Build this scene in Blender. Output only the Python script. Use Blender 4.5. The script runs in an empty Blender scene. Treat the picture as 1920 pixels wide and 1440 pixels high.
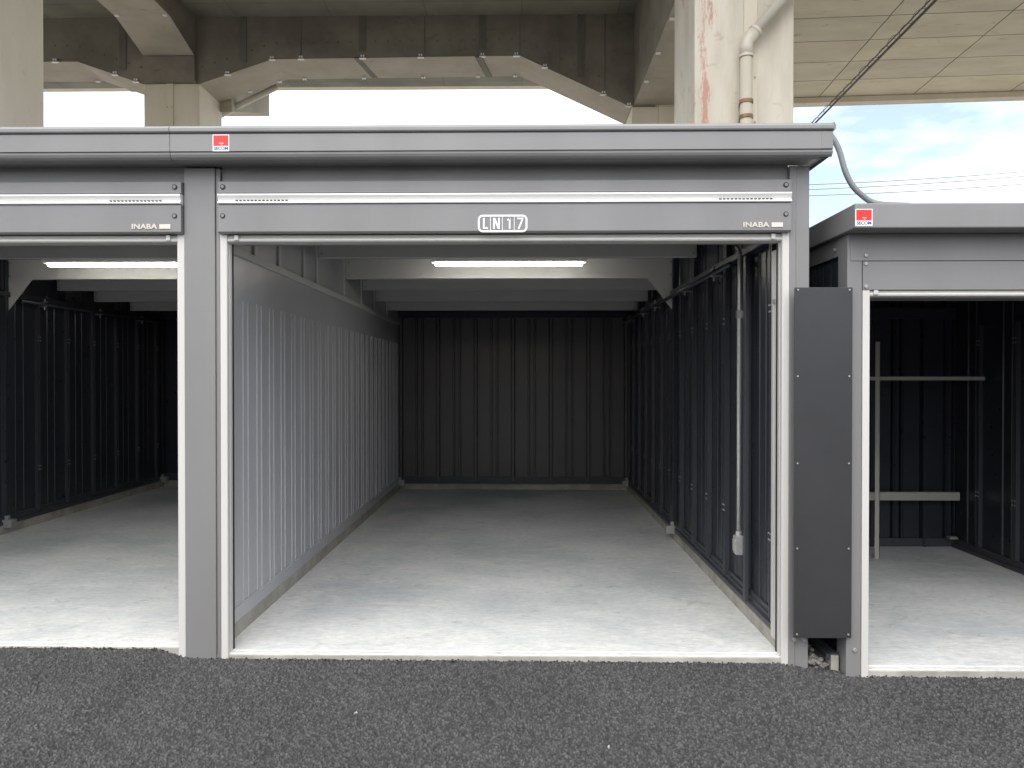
import bpy, bmesh, math, random
import numpy as np
from mathutils import Vector, Matrix
random.seed(7)
R = math.radians
sc = bpy.context.scene
COL = sc.collection

# ------------------------------------------------------------------ camera
cam_d = bpy.data.cameras.new('camera')
cam = bpy.data.objects.new('camera', cam_d)
COL.objects.link(cam)
cam_d.sensor_width = 36.0
cam_d.lens = 26.0
cam_d.clip_end = 2000
cam.location = (0, 0, 1.5)
cam.rotation_euler = (R(90 - 0.454), 0, R(0.826))
sc.camera = cam

# ------------------------------------------------------------------ light
SUN_EL, SUN_AZ = 54.0, 190.0     # azimuth measured from +Y clockwise: behind the camera, a little left
w = bpy.data.worlds.new('World')
sc.world = w
w.use_nodes = True
nt = w.node_tree
nt.nodes.clear()
out = nt.nodes.new('ShaderNodeOutputWorld')
sky = nt.nodes.new('ShaderNodeTexSky')
sky.sky_type = 'NISHITA'
sky.sun_disc = False
sky.sun_elevation = R(SUN_EL)
sky.sun_rotation = R(SUN_AZ)
sky.dust_density = 1.5
bg1 = nt.nodes.new('ShaderNodeBackground'); bg1.inputs[1].default_value = 0.11
bg2 = nt.nodes.new('ShaderNodeBackground')
bg2.inputs[0].default_value = (1.0, 0.99, 0.98, 1); bg2.inputs[1].default_value = 1.0
mixs = nt.nodes.new('ShaderNodeMixShader')
tc = nt.nodes.new('ShaderNodeTexCoord')
mp = nt.nodes.new('ShaderNodeMapping'); mp.inputs['Scale'].default_value = (1.0, 1.0, 3.0)
mp.inputs['Location'].default_value = (0.3, 0.1, 0.0)
nz = nt.nodes.new('ShaderNodeTexNoise'); nz.inputs['Scale'].default_value = 2.1; nz.inputs['Detail'].default_value = 7
nz.inputs['Roughness'].default_value = 0.55
rp = nt.nodes.new('ShaderNodeValToRGB')
rp.color_ramp.elements[0].position = 0.38; rp.color_ramp.elements[0].color = (0.13,)*3 + (1,)
rp.color_ramp.elements[1].position = 0.60; rp.color_ramp.elements[1].color = (1,)*3 + (1,)
L = nt.links.new
L(tc.outputs['Generated'], mp.inputs[0]); L(mp.outputs[0], nz.inputs['Vector']); L(nz.outputs['Fac'], rp.inputs[0])
L(sky.outputs[0], bg1.inputs[0]); L(rp.outputs[0], mixs.inputs[0]); L(bg1.outputs[0], mixs.inputs[1]); L(bg2.outputs[0], mixs.inputs[2])
L(mixs.outputs[0], out.inputs[0])

sun_d = bpy.data.lights.new('sun', 'SUN')
sun_d.energy = 1.5; sun_d.angle = R(70); sun_d.color = (1.0, 0.97, 0.92)
sun = bpy.data.objects.new('sun', sun_d); COL.objects.link(sun)
az = R(SUN_AZ)
sd = Vector((math.sin(az)*math.cos(R(SUN_EL)), math.cos(az)*math.cos(R(SUN_EL)), math.sin(R(SUN_EL))))
sun.rotation_euler = sd.to_track_quat('Z', 'Y').to_euler()

sc.view_settings.view_transform = 'Standard'
sc.view_settings.look = 'None'
sc.view_settings.exposure = 1.2
sc.view_settings.gamma = 1

# ------------------------------------------------------------------ materials
def nodes(m):
    m.use_nodes = True
    return m.node_tree, m.node_tree.nodes['Principled BSDF']

def paint(name, col, rough=0.4, metal=0.0, var=0.06, scale=3.0, bump=0.0, bscale=200, spec=0.5, stretch=(1, 1, 1)):
    m = bpy.data.materials.new(name)
    t, b = nodes(m)
    N, K = t.nodes.new, t.links.new
    tcn = N('ShaderNodeTexCoord'); mpn = N('ShaderNodeMapping'); mpn.inputs['Scale'].default_value = stretch
    K(tcn.outputs['Object'], mpn.inputs[0])
    n = N('ShaderNodeTexNoise'); n.inputs['Scale'].default_value = scale; n.inputs['Detail'].default_value = 6
    K(mpn.outputs[0], n.inputs['Vector'])
    r = N('ShaderNodeValToRGB')
    r.color_ramp.elements[0].position = 0.3; r.color_ramp.elements[1].position = 0.7
    r.color_ramp.elements[0].color = tuple(c*(1-var) for c in col) + (1,)
    r.color_ramp.elements[1].color = tuple(min(1, c*(1+var)) for c in col) + (1,)
    K(n.outputs['Fac'], r.inputs[0]); K(r.outputs[0], b.inputs['Base Color'])
    mr = N('ShaderNodeMapRange'); mr.inputs['To Min'].default_value = rough*0.85; mr.inputs['To Max'].default_value = min(1, rough*1.15)
    n2 = N('ShaderNodeTexNoise'); n2.inputs['Scale'].default_value = scale*6; n2.inputs['Detail'].default_value = 4
    K(tcn.outputs['Object'], n2.inputs['Vector']); K(n2.outputs['Fac'], mr.inputs[0]); K(mr.outputs[0], b.inputs['Roughness'])
    b.inputs['Metallic'].default_value = metal
    b.inputs['Specular IOR Level'].default_value = spec
    if bump:
        bn = N('ShaderNodeBump'); bn.inputs['Strength'].default_value = bump; bn.inputs['Distance'].default_value = 0.01
        n3 = N('ShaderNodeTexNoise'); n3.inputs['Scale'].default_value = bscale; n3.inputs['Detail'].default_value = 5
        K(tcn.outputs['Object'], n3.inputs['Vector']); K(n3.outputs['Fac'], bn.inputs['Height']); K(bn.outputs[0], b.inputs['Normal'])
    return m

def emit(name, col, s):
    m = bpy.data.materials.new(name)
    t, b = nodes(m)
    b.inputs['Base Color'].default_value = (*col, 1)
    b.inputs['Emission Color'].default_value = (*col, 1)
    b.inputs['Emission Strength'].default_value = s
    return m

def concrete_floor(xl, xr, y0=3.95):
    m = bpy.data.materials.new('floor_concrete')
    t, b = nodes(m)
    N, K = t.nodes.new, t.links.new
    tcn = N('ShaderNodeTexCoord')
    def noise(scale, det, st=(1, 1, 1), dist=0.0, rough=0.5):
        mpn = N('ShaderNodeMapping'); mpn.inputs['Scale'].default_value = st
        K(tcn.outputs['Object'], mpn.inputs[0])
        n = N('ShaderNodeTexNoise'); n.inputs['Scale'].default_value = scale; n.inputs['Detail'].default_value = det
        n.inputs['Distortion'].default_value = dist; n.inputs['Roughness'].default_value = rough
        K(mpn.outputs[0], n.inputs['Vector']); return n
    def ramp(n, p0, p1, c0, c1):
        r = N('ShaderNodeValToRGB'); e = r.color_ramp.elements
        e[0].position = p0; e[1].position = p1; e[0].color = (*c0, 1); e[1].color = (*c1, 1)
        K(n, r.inputs[0]); return r
    big = ramp(noise(0.9, 4).outputs['Fac'], 0.36, 0.64, (0.43, 0.455, 0.46), (0.59, 0.605, 0.60))
    pat = ramp(noise(2.6, 9, (0.55, 1.5, 1), 1.3, 0.62).outputs['Fac'], 0.52, 0.66, (0, 0, 0), (0.5, 0.5, 0.5))
    fine = ramp(noise(38, 8, (0.5, 1.3, 1), 0.4, 0.7).outputs['Fac'], 0.3, 0.7, (0.80, 0.80, 0.80), (1.13, 1.13, 1.13))
    drk = ramp(noise(7, 9, (0.7, 1.2, 1), 2.0, 0.65).outputs['Fac'], 0.58, 0.70, (1, 1, 1), (0.70, 0.70, 0.69))
    # dried pale fringe wandering along the walls and the sill
    sp = N('ShaderNodeSeparateXYZ'); K(tcn.outputs['Object'], sp.inputs[0])
    def mth(op, a, b_):
        q = N('ShaderNodeMath'); q.operation = op
        for k_, v_ in enumerate((a, b_)):
            if isinstance(v_, (int, float)): q.inputs[k_].default_value = v_
            else: K(v_, q.inputs[k_])
        return q.outputs[0]
    dd = mth('MINIMUM', mth('SUBTRACT', sp.outputs[0], xl), mth('SUBTRACT', xr, sp.outputs[0]))
    dd = mth('MINIMUM', dd, mth('MULTIPLY', mth('SUBTRACT', sp.outputs[1], y0), .8))
    wob = mth('MULTIPLY', mth('SUBTRACT', noise(1.7, 8, (1, 1, 1), 1.2, .62).outputs['Fac'], .5), 1.5)
    dd = mth('ADD', dd, wob)
    mr_ = N('ShaderNodeMapRange'); K(dd, mr_.inputs[0]); mr_.inputs['From Min'].default_value = .10; mr_.inputs['From Max'].default_value = .34
    mr_.inputs['To Min'].default_value = .75; mr_.inputs['To Max'].default_value = 0
    fmask = mth('MULTIPLY', mr_.outputs[0], ramp(noise(9, 8, (.7, 1.3, 1), 1.5, .65).outputs['Fac'], .36, .6, (.35,)*3, (1,)*3).outputs[0])
    mask = mth('MAXIMUM', pat.outputs[0], fmask)
    mx = N('ShaderNodeMixRGB'); mx.inputs[2].default_value = (0.65, 0.645, 0.62, 1)
    K(mask, mx.inputs[0]); K(big.outputs[0], mx.inputs[1])
    m1 = N('ShaderNodeMixRGB'); m1.blend_type = 'MULTIPLY'; m1.inputs[0].default_value = 1
    K(mx.outputs[0], m1.inputs[1]); K(fine.outputs[0], m1.inputs[2])
    m2 = N('ShaderNodeMixRGB'); m2.blend_type = 'MULTIPLY'; m2.inputs[0].default_value = 1
    K(m1.outputs[0], m2.inputs[1]); K(drk.outputs[0], m2.inputs[2])
    # faint curved trowel lines
    nl = noise(3.1, 3, (1, 1, 1), 2.6, .5)
    rl = N('ShaderNodeValToRGB'); el = rl.color_ramp.elements
    el[0].position = .485; el[0].color = (1, 1, 1, 1); el[1].position = .515; el[1].color = (1, 1, 1, 1)
    q_ = el.new(.497); q_.color = (.86, .86, .85, 1); q_ = el.new(.503); q_.color = (1.1, 1.1, 1.09, 1)
    K(nl.outputs['Fac'], rl.inputs[0])
    m3 = N('ShaderNodeMixRGB'); m3.blend_type = 'MULTIPLY'
    K(ramp(noise(2.2, 5).outputs['Fac'], .45, .6, (0,)*3, (1,)*3).outputs[0], m3.inputs[0])
    K(m2.outputs[0], m3.inputs[1]); K(rl.outputs[0], m3.inputs[2])
    K(m3.outputs[0], b.inputs['Base Color'])
    b.inputs['Roughness'].default_value = 0.62
    bn = N('ShaderNodeBump'); bn.inputs['Strength'].default_value = 0.25; bn.inputs['Distance'].default_value = 0.006
    K(noise(22, 8, (0.6, 1.3, 1), 0.6).outputs['Fac'], bn.inputs['Height']); K(bn.outputs[0], b.inputs['Normal'])
    return m

def asphalt_mat():
    m = bpy.data.materials.new('asphalt')
    t, b = nodes(m)
    N, K = t.nodes.new, t.links.new
    tcn = N('ShaderNodeTexCoord')
    v = N('ShaderNodeAttribute'); v.attribute_name = 'stone_tone'
    n0 = N('ShaderNodeTexNoise'); n0.inputs['Scale'].default_value = 240; n0.inputs['Detail'].default_value = 3
    K(tcn.outputs['Object'], n0.inputs['Vector'])
    ma = N('ShaderNodeMath'); ma.operation = 'MULTIPLY_ADD'; K(n0.outputs['Fac'], ma.inputs[0]); ma.inputs[1].default_value = 0.24; ma.inputs[2].default_value = -.12
    m0 = N('ShaderNodeMath'); K(v.outputs['Fac'], m0.inputs[0]); K(ma.outputs[0], m0.inputs[1])
    m1 = N('ShaderNodeMath'); m1.operation = 'DIVIDE'; K(m0.outputs[0], m1.inputs[0]); m1.inputs[1].default_value = 2.0
    r = N('ShaderNodeValToRGB'); e = r.color_ramp.elements
    e[0].position = 0; e[0].color = (0.013, 0.013, 0.0135, 1)
    e[1].position = 0.22; e[1].color = (0.046, 0.045, 0.0455, 1)
    x = e.new(0.5); x.color = (0.112, 0.112, 0.113, 1)
    x = e.new(0.95); x.color = (0.42, 0.40, 0.37, 1)
    K(m1.outputs[0], r.inputs[0])
    n = N('ShaderNodeTexNoise'); n.inputs['Scale'].default_value = 1.6; n.inputs['Detail'].default_value = 5
    K(tcn.outputs['Object'], n.inputs['Vector'])
    r2 = N('ShaderNodeValToRGB'); r2.color_ramp.elements[0].position = .3; r2.color_ramp.elements[1].position = .7
    r2.color_ramp.elements[0].color = (.84, .84, .86, 1); r2.color_ramp.elements[1].color = (1.12, 1.11, 1.10, 1)
    K(n.outputs['Fac'], r2.inputs[0])
    mx = N('ShaderNodeMixRGB'); mx.blend_type = 'MULTIPLY'; mx.inputs[0].default_value = 1
    K(r.outputs[0], mx.inputs[1]); K(r2.outputs[0], mx.inputs[2])
    K(mx.outputs[0], b.inputs['Base Color'])
    b.inputs['Roughness'].default_value = 0.6
    n3 = N('ShaderNodeTexNoise'); n3.inputs['Scale'].default_value = 380; n3.inputs['Detail'].default_value = 4
    K(tcn.outputs['Object'], n3.inputs['Vector'])
    bn = N('ShaderNodeBump'); bn.inputs['Strength'].default_value = 0.6; bn.inputs['Distance'].default_value = 0.003
    K(n3.outputs['Fac'], bn.inputs['Height']); K(bn.outputs[0], b.inputs['Normal'])
    return m

def grime_mat(name, c0, c1, scale=1.4, st=(1, 1, 1), rough=0.8, bricks=None, spots=0.6, bump=0.15):
    """weathered concrete; bricks=(w,h,mortar colour) adds formwork board joints"""
    m = bpy.data.materials.new(name)
    t, b = nodes(m)
    N, K = t.nodes.new, t.links.new
    tcn = N('ShaderNodeTexCoord')
    mpn = N('ShaderNodeMapping'); mpn.inputs['Scale'].default_value = st
    K(tcn.outputs['Object'], mpn.inputs[0])
    n = N('ShaderNodeTexNoise'); n.inputs['Scale'].default_value = scale; n.inputs['Detail'].default_value = 8; n.inputs['Roughness'].default_value = 0.6
    K(mpn.outputs[0], n.inputs['Vector'])
    r = N('ShaderNodeValToRGB'); e = r.color_ramp.elements
    e[0].position = 0.35; e[1].position = 0.65; e[0].color = (*c0, 1); e[1].color = (*c1, 1)
    K(n.outputs['Fac'], r.inputs[0])
    cur = r.outputs[0]
    n2 = N('ShaderNodeTexNoise'); n2.inputs['Scale'].default_value = scale*5; n2.inputs['Detail'].default_value = 6; n2.inputs['Distortion'].default_value = 0.8
    mp2 = N('ShaderNodeMapping'); mp2.inputs['Scale'].default_value = (0.5, 1.6, 1); mp2.inputs['Location'].default_value = (3, 1, 2)
    K(tcn.outputs['Object'], mp2.inputs[0]); K(mp2.outputs[0], n2.inputs['Vector'])
    r2 = N('ShaderNodeValToRGB'); e = r2.color_ramp.elements
    e[0].position = 0.64; e[1].position = 0.74; e[0].color = (1, 1, 1, 1); e[1].color = (spots, spots*.97, spots*.93, 1)
    K(n2.outputs['Fac'], r2.inputs[0])
    mx = N('ShaderNodeMixRGB'); mx.blend_type = 'MULTIPLY'; mx.inputs[0].default_value = 1
    K(cur, mx.inputs[1]); K(r2.outputs[0], mx.inputs[2]); cur = mx.outputs[0]
    if bricks:
        bw, bh, mc = bricks[:3]
        br = N('ShaderNodeTexBrick'); br.offset = 0.0; br.squash = 1.0
        br.inputs['Scale'].default_value = 1; br.inputs['Brick Width'].default_value = bw; br.inputs['Row Height'].default_value = bh
        br.inputs['Mortar Size'].default_value = 0.012; br.inputs['Mortar Smooth'].default_value = 0.3
        br.inputs['Color1'].default_value = (1.06, 1.05, 1.02, 1); br.inputs['Color2'].default_value = (.9, .91, .92, 1)
        br.inputs['Mortar'].default_value = (*mc, 1)
        mp3 = N('ShaderNodeMapping'); mp3.inputs['Location'].default_value = bricks[3] if len(bricks) > 3 else (0, 0, 0)
        n4 = N('ShaderNodeTexNoise'); n4.inputs['Scale'].default_value = 2.5
        K(tcn.outputs['Object'], n4.inputs['Vector'])
        sc_ = N('ShaderNodeVectorMath'); sc_.operation = 'SCALE'; sc_.inputs['Scale'].default_value = 0.03
        K(n4.outputs['Color'], sc_.inputs[0])
        ad = N('ShaderNodeVectorMath'); K(tcn.outputs['Object'], ad.inputs[0]); K(sc_.outputs[0], ad.inputs[1])
        K(ad.outputs[0], mp3.inputs[0]); K(mp3.outputs[0], br.inputs['Vector'])
        mx = N('ShaderNodeMixRGB'); mx.blend_type = 'MULTIPLY'; mx.inputs[0].default_value = 1
        K(cur, mx.inputs[1]); K(br.outputs['Color'], mx.inputs[2]); cur = mx.outputs[0]
    K(cur, b.inputs['Base Color'])
    b.inputs['Roughness'].default_value = rough
    b.inputs['Specular IOR Level'].default_value = 0.3
    bn = N('ShaderNodeBump'); bn.inputs['Strength'].default_value = bump; bn.inputs['Distance'].default_value = 0.02
    K(n2.outputs['Fac'], bn.inputs['Height']); K(bn.outputs[0], b.inputs['Normal'])
    return m

def rusty_pillar():
    """painted steel jacket with a ragged red primer streak near x = 1.9..2.0"""
    m = grime_mat('pillar_paint_worn', (0.54, 0.49, 0.40), (0.68, 0.63, 0.54), 2.2, (1.5, 1, 0.35), 0.6, spots=0.85, bump=0.05)
    t = m.node_tree; b = t.nodes['Principled BSDF']
    N, K = t.nodes.new, t.links.new
    src = b.inputs['Base Color'].links[0].from_socket
    tcn = N('ShaderNodeTexCoord'); sp = N('ShaderNodeSeparateXYZ'); K(tcn.outputs['Object'], sp.inputs[0])
    n = N('ShaderNodeTexNoise'); n.inputs['Scale'].default_value = 3.5; n.inputs['Detail'].default_value = 10; n.inputs['Roughness'].default_value = .78
    mp_ = N('ShaderNodeMapping'); mp_.inputs['Scale'].default_value = (3, 1, 0.6); K(tcn.outputs['Object'], mp_.inputs[0]); K(mp_.outputs[0], n.inputs['Vector'])
    # distance from the streak axis
    a = N('ShaderNodeMath'); a.operation = 'SUBTRACT'; K(sp.outputs[0], a.inputs[0]); a.inputs[1].default_value = 1.95
    ab = N('ShaderNodeMath'); ab.operation = 'ABSOLUTE'; K(a.outputs[0], ab.inputs[0])
    mr = N('ShaderNodeMapRange'); K(ab.outputs[0], mr.inputs[0])
    mr.inputs['From Min'].default_value = 0.0; mr.inputs['From Max'].default_value = 0.34
    mr.inputs['To Min'].default_value = 0.46; mr.inputs['To Max'].default_value = 0.14
    ad = N('ShaderNodeMath'); K(mr.outputs[0], ad.inputs[0]); K(n.outputs['Fac'], ad.inputs[1])
    r = N('ShaderNodeValToRGB'); e = r.color_ramp.elements
    e[0].position = 0.93; e[0].color = (0, 0, 0, 1); e[1].position = 1.10; e[1].color = (.6, .6, .6, 1)
    K(ad.outputs[0], r.inputs[0])
    mx = N('ShaderNodeMixRGB'); K(r.outputs[0], mx.inputs[0]); K(src, mx.inputs[1]); mx.inputs[2].default_value = (0.42, 0.11, 0.08, 1)
    K(mx.outputs[0], b.inputs['Base Color'])
    return m

M = {}
M['grey'] = paint('grey_paint', (0.205, 0.201, 0.201), 0.36, var=0.07, scale=2.2, stretch=(1.6, 1, .25), bump=0.35, bscale=2.2)
M['grey_in'] = paint('beam_paint', (0.54, 0.535, 0.52), 0.5, var=0.04)
M['wall_in'] = paint('partition_paint', (0.415, 0.415, 0.435), 0.34, var=0.05, scale=2, stretch=(1, 1.6, .3), bump=0.25, bscale=2.5)
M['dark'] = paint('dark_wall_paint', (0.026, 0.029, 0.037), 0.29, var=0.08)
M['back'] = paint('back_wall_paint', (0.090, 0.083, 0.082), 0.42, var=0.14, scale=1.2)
M['stud'] = paint('stud_paint', (0.045, 0.047, 0.055), 0.38, var=0.08)
M['cover'] = paint('cover_panel_paint', (0.032, 0.0325, 0.035), 0.40, var=0.08, bump=0.3, bscale=2.5)
M['white'] = paint('ivory_rail_paint', (0.56, 0.548, 0.52), 0.38, var=0.04, stretch=(1, 1, .3))
M['alu'] = paint('brushed_aluminium', (0.86, 0.85, 0.83), 0.36, metal=0.35, var=0.03, stretch=(.05, 1, 6))
M['steel'] = paint('galvanised_steel', (0.62, 0.62, 0.61), 0.32, metal=0.6, var=0.1, scale=30)
M['galv'] = paint('galvanised_bracket', (0.36, 0.36, 0.35), 0.5, metal=0.4, var=0.1, scale=30)
M['black'] = paint('black_gap', (0.012, 0.012, 0.013), 0.6)
M['curb'] = grime_mat('curb_concrete', (0.28, 0.27, 0.235), (0.42, 0.405, 0.36), 6, rough=0.85, spots=0.8)
M['asphalt'] = asphalt_mat()
M['ground'] = grime_mat('gravel_ground', (0.36, 0.345, 0.31), (0.45, 0.43, 0.39), 1.0, rough=0.95, bump=0.4)
M['girder'] = grime_mat('girder_sheeting', (0.17, 0.152, 0.125), (0.27, 0.243, 0.20), 1.1, spots=0.8)
M['soffit'] = grime_mat('beam_soffit', (0.36, 0.325, 0.265), (0.46, 0.42, 0.35), 1.2, spots=0.8)
M['deck_in'] = grime_mat('inner_deck_soffit', (0.20, 0.20, 0.165), (0.29, 0.28, 0.235), 0.8, spots=0.85, bricks=(1.8, 0.9, (.75, .75, .73)))
M['deck'] = grime_mat('deck_board_soffit', (0.60, 0.54, 0.41), (0.70, 0.64, 0.50), 0.9, st=(1, 2.4, 1), spots=0.68, bricks=(1.87, 0.862, (.22, .2, .18), (-0.52, 0, 0)))
M['band'] = paint('joint_band', (0.155, 0.142, 0.118), 0.7, var=0.15)
M['pillar'] = grime_mat('pillar_paint', (0.62, 0.56, 0.445), (0.70, 0.645, 0.53), 1.6, (1.5, 1, .3), 0.6, spots=0.9, bump=0.03)
M['pillar_r'] = rusty_pillar()
M['pipe'] = paint('ivory_pipe', (0.58, 0.54, 0.45), 0.4, var=0.07, scale=4, stretch=(1, 1, .4))
M['rust'] = paint('rusty_strap', (0.25, 0.15, 0.09), 0.7, var=0.4, scale=20)
M['cable'] = paint('black_cable', (0.03, 0.022, 0.02), 0.6)
M['hose'] = paint('grey_conduit', (0.20, 0.21, 0.215), 0.5)
M['red'] = paint('sticker_red', (0.85, 0.02, 0.015), 0.35, var=0.02)
M['wht'] = paint('sticker_white', (0.82, 0.82, 0.82), 0.4, var=0.02)
M['blue'] = paint('sticker_blue', (0.03, 0.07, 0.25), 0.4)
M['letter'] = paint('embossed_letter', (0.60, 0.56, 0.50), 0.35, metal=0.3)
M['lamp'] = emit('lit_tube', (1.0, 0.975, 0.88), 11)
M['lampbody'] = paint('lamp_housing', (0.80, 0.79, 0.75), 0.4)
M['stone'] = grime_mat('gravel_stone', (0.13, 0.125, 0.115), (0.27, 0.26, 0.24), 30, rough=.9)
M['shelf'] = paint('shelf_steel', (0.36, 0.35, 0.31), 0.5)

# ------------------------------------------------------------------ mesh helpers
class MB:
    def __init__(s): s.v = []; s.f = []; s.pieces = []
    def add(s, vs, fs):
        vs = list(vs); s.pieces.append((vs, fs)); o = len(s.v); s.v += [tuple(p) for p in vs]; s.f += [tuple(i+o for i in f) for f in fs]; return s
    def box(s, x0, x1, y0, y1, z0, z1):
        return s.add([(x0,y0,z0),(x1,y0,z0),(x1,y1,z0),(x0,y1,z0),(x0,y0,z1),(x1,y0,z1),(x1,y1,z1),(x0,y1,z1)],
                     [(0,3,2,1),(4,5,6,7),(0,1,5,4),(1,2,6,5),(2,3,7,6),(3,0,4,7)])
    def hexa(s, p): # 8 points ordered as box
        return s.add(p, [(0,3,2,1),(4,5,6,7),(0,1,5,4),(1,2,6,5),(2,3,7,6),(3,0,4,7)])
    def prism(s, poly, axis, a0, a1):
        """poly: 2-D points; axis 'x': poly=(y,z); 'y': poly=(x,z); 'z': poly=(x,y)"""
        def P(u, v, a): return {'x': (a,u,v), 'y': (u,a,v), 'z': (u,v,a)}[axis]
        n = len(poly)
        vs = [P(u,v,a0) for u,v in poly] + [P(u,v,a1) for u,v in poly]
        return s.add(vs, [tuple(range(n))[::-1], tuple(range(n,2*n))] + [(i,(i+1)%n,(i+1)%n+n,i+n) for i in range(n)])
    def sheet(s, pts, z0, z1):
        """open plan polyline raised from z0 to z1"""
        n = len(pts)
        return s.add([(x,y,z0) for x,y in pts] + [(x,y,z1) for x,y in pts], [(i,i+1,i+1+n,i+n) for i in range(n-1)])
    def tube(s, pts, r, seg=12, cap=True, r2=None):
        pts = [Vector(p) for p in pts]; n = len(pts)
        up = None; o = len(s.v); vs = []
        for i, p in enumerate(pts):
            d = (pts[min(i+1,n-1)] - pts[max(i-1,0)]).normalized()
            if up is None:
                up = Vector((0,0,1)) if abs(d.z) < .9 else Vector((1,0,0))
            a = d.cross(up).normalized(); b_ = a.cross(d).normalized(); up = b_
            rr = r if r2 is None else r + (r2-r)*i/(n-1)
            for k in range(seg):
                t_ = 2*math.pi*k/seg
                vs.append(p + a*rr*math.cos(t_) + b_*rr*math.sin(t_))
        fs = [(i*seg+k, i*seg+(k+1)%seg, (i+1)*seg+(k+1)%seg, (i+1)*seg+k) for i in range(n-1) for k in range(seg)]
        if cap: fs += [tuple(range(seg))[::-1], tuple(range((n-1)*seg, n*seg))]
        return s.add(vs, fs)
    def split(s):
        return [MB().add(*p) for p in s.pieces]
    def each(s, name, mat, parent=None, **k):
        return [p.build(name, mat, parent, **k) for p in s.split()]
    def build(s, name, mat, parent=None, bevel=0, smooth=False, label=None, seg=2):
        me = bpy.data.meshes.new(name)
        me.from_pydata(s.v, [], s.f); me.update()
        bm = bmesh.new(); bm.from_mesh(me); bmesh.ops.recalc_face_normals(bm, faces=bm.faces[:]); bm.to_mesh(me); bm.free()
        me.materials.append(mat)
        o = bpy.data.objects.new(name, me); COL.objects.link(o)
        if parent is not None:
            o.parent = parent
            o.matrix_parent_inverse = parent_world(parent).inverted()
        if bevel:
            b = o.modifiers.new('bevel', 'BEVEL'); b.width = bevel; b.segments = seg; b.limit_method = 'ANGLE'; b.angle_limit = R(35)
        if smooth:
            for p in me.polygons: p.use_smooth = True
        if label: o['label'] = label
        return o

def parent_world(p):
    m = Matrix.Translation(p.location) @ p.rotation_euler.to_matrix().to_4x4()
    if p.parent is None: return m
    return parent_world(p.parent) @ p.matrix_parent_inverse @ m   # children sit at identity

def thing(name, label, cat, loc=(0,0,0), group=None):
    o = bpy.data.objects.new(name, None); COL.objects.link(o); o.location = loc
    o.empty_display_size = 0.2
    tag(o, label, cat, group); return o
def tag(o, label=None, cat=None, group=None, kind=None):
    if label: o['label'] = label
    if cat: o['category'] = cat
    if group: o['group'] = group
    if kind: o['kind'] = kind
    return o

def text_part(name, txt, mat, parent, x, y, z, w, h, ext=0.0008, bold=0.0, shear=0, label=None, wave=None):
    """lettering standing on a surface that faces -y; x,z = lower-left corner, w,h = size in metres"""
    c = bpy.data.curves.new('t', 'FONT'); c.body = txt; c.extrude = 0.5; c.offset = bold; c.shear = shear
    to = bpy.data.objects.new('t', c); COL.objects.link(to)
    bpy.context.view_layer.update()
    me = bpy.data.meshes.new_from_object(to.evaluated_get(bpy.context.evaluated_depsgraph_get()))
    bpy.data.objects.remove(to)
    me.name = name
    co = np.empty(len(me.vertices)*3, 'f'); me.vertices.foreach_get('co', co); co = co.reshape(-1, 3)
    mn, mxx = co.min(0), co.max(0)
    n = np.empty_like(co)
    n[:, 0] = x + (co[:, 0]-mn[0])/(mxx[0]-mn[0])*w
    n[:, 2] = z + (co[:, 1]-mn[1])/(mxx[1]-mn[1])*h
    n[:, 1] = y - (co[:, 2]-mn[2])/(mxx[2]-mn[2])*ext
    me.vertices.foreach_set('co', n.ravel()); me.update()
    me.materials.clear(); me.materials.append(mat)
    o = bpy.data.objects.new(name, me); COL.objects.link(o)
    if parent is not None:
        o.parent = parent; o.matrix_parent_inverse = parent_world(parent).inverted()
    if label: o['label'] = label
    return o

# ------------------------------------------------------------------ ground
def gh(x):
    """asphalt height in front of the garages: it falls gently to the right"""
    return np.interp(x, [-6, -1.95, -1.80, -1.5, 1.36, 1.5, 1.72, 2.1, 6], [.065, .053, .012, .003, -.006, -.030, -.058, -.062, -.075])

g = MB().add([(-600,-600,-.09),(600,-600,-.09),(600,900,-.09),(-600,900,-.09)], [(0,1,2,3)]).build('ground', M['ground'])
tag(g, kind='structure')

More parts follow.
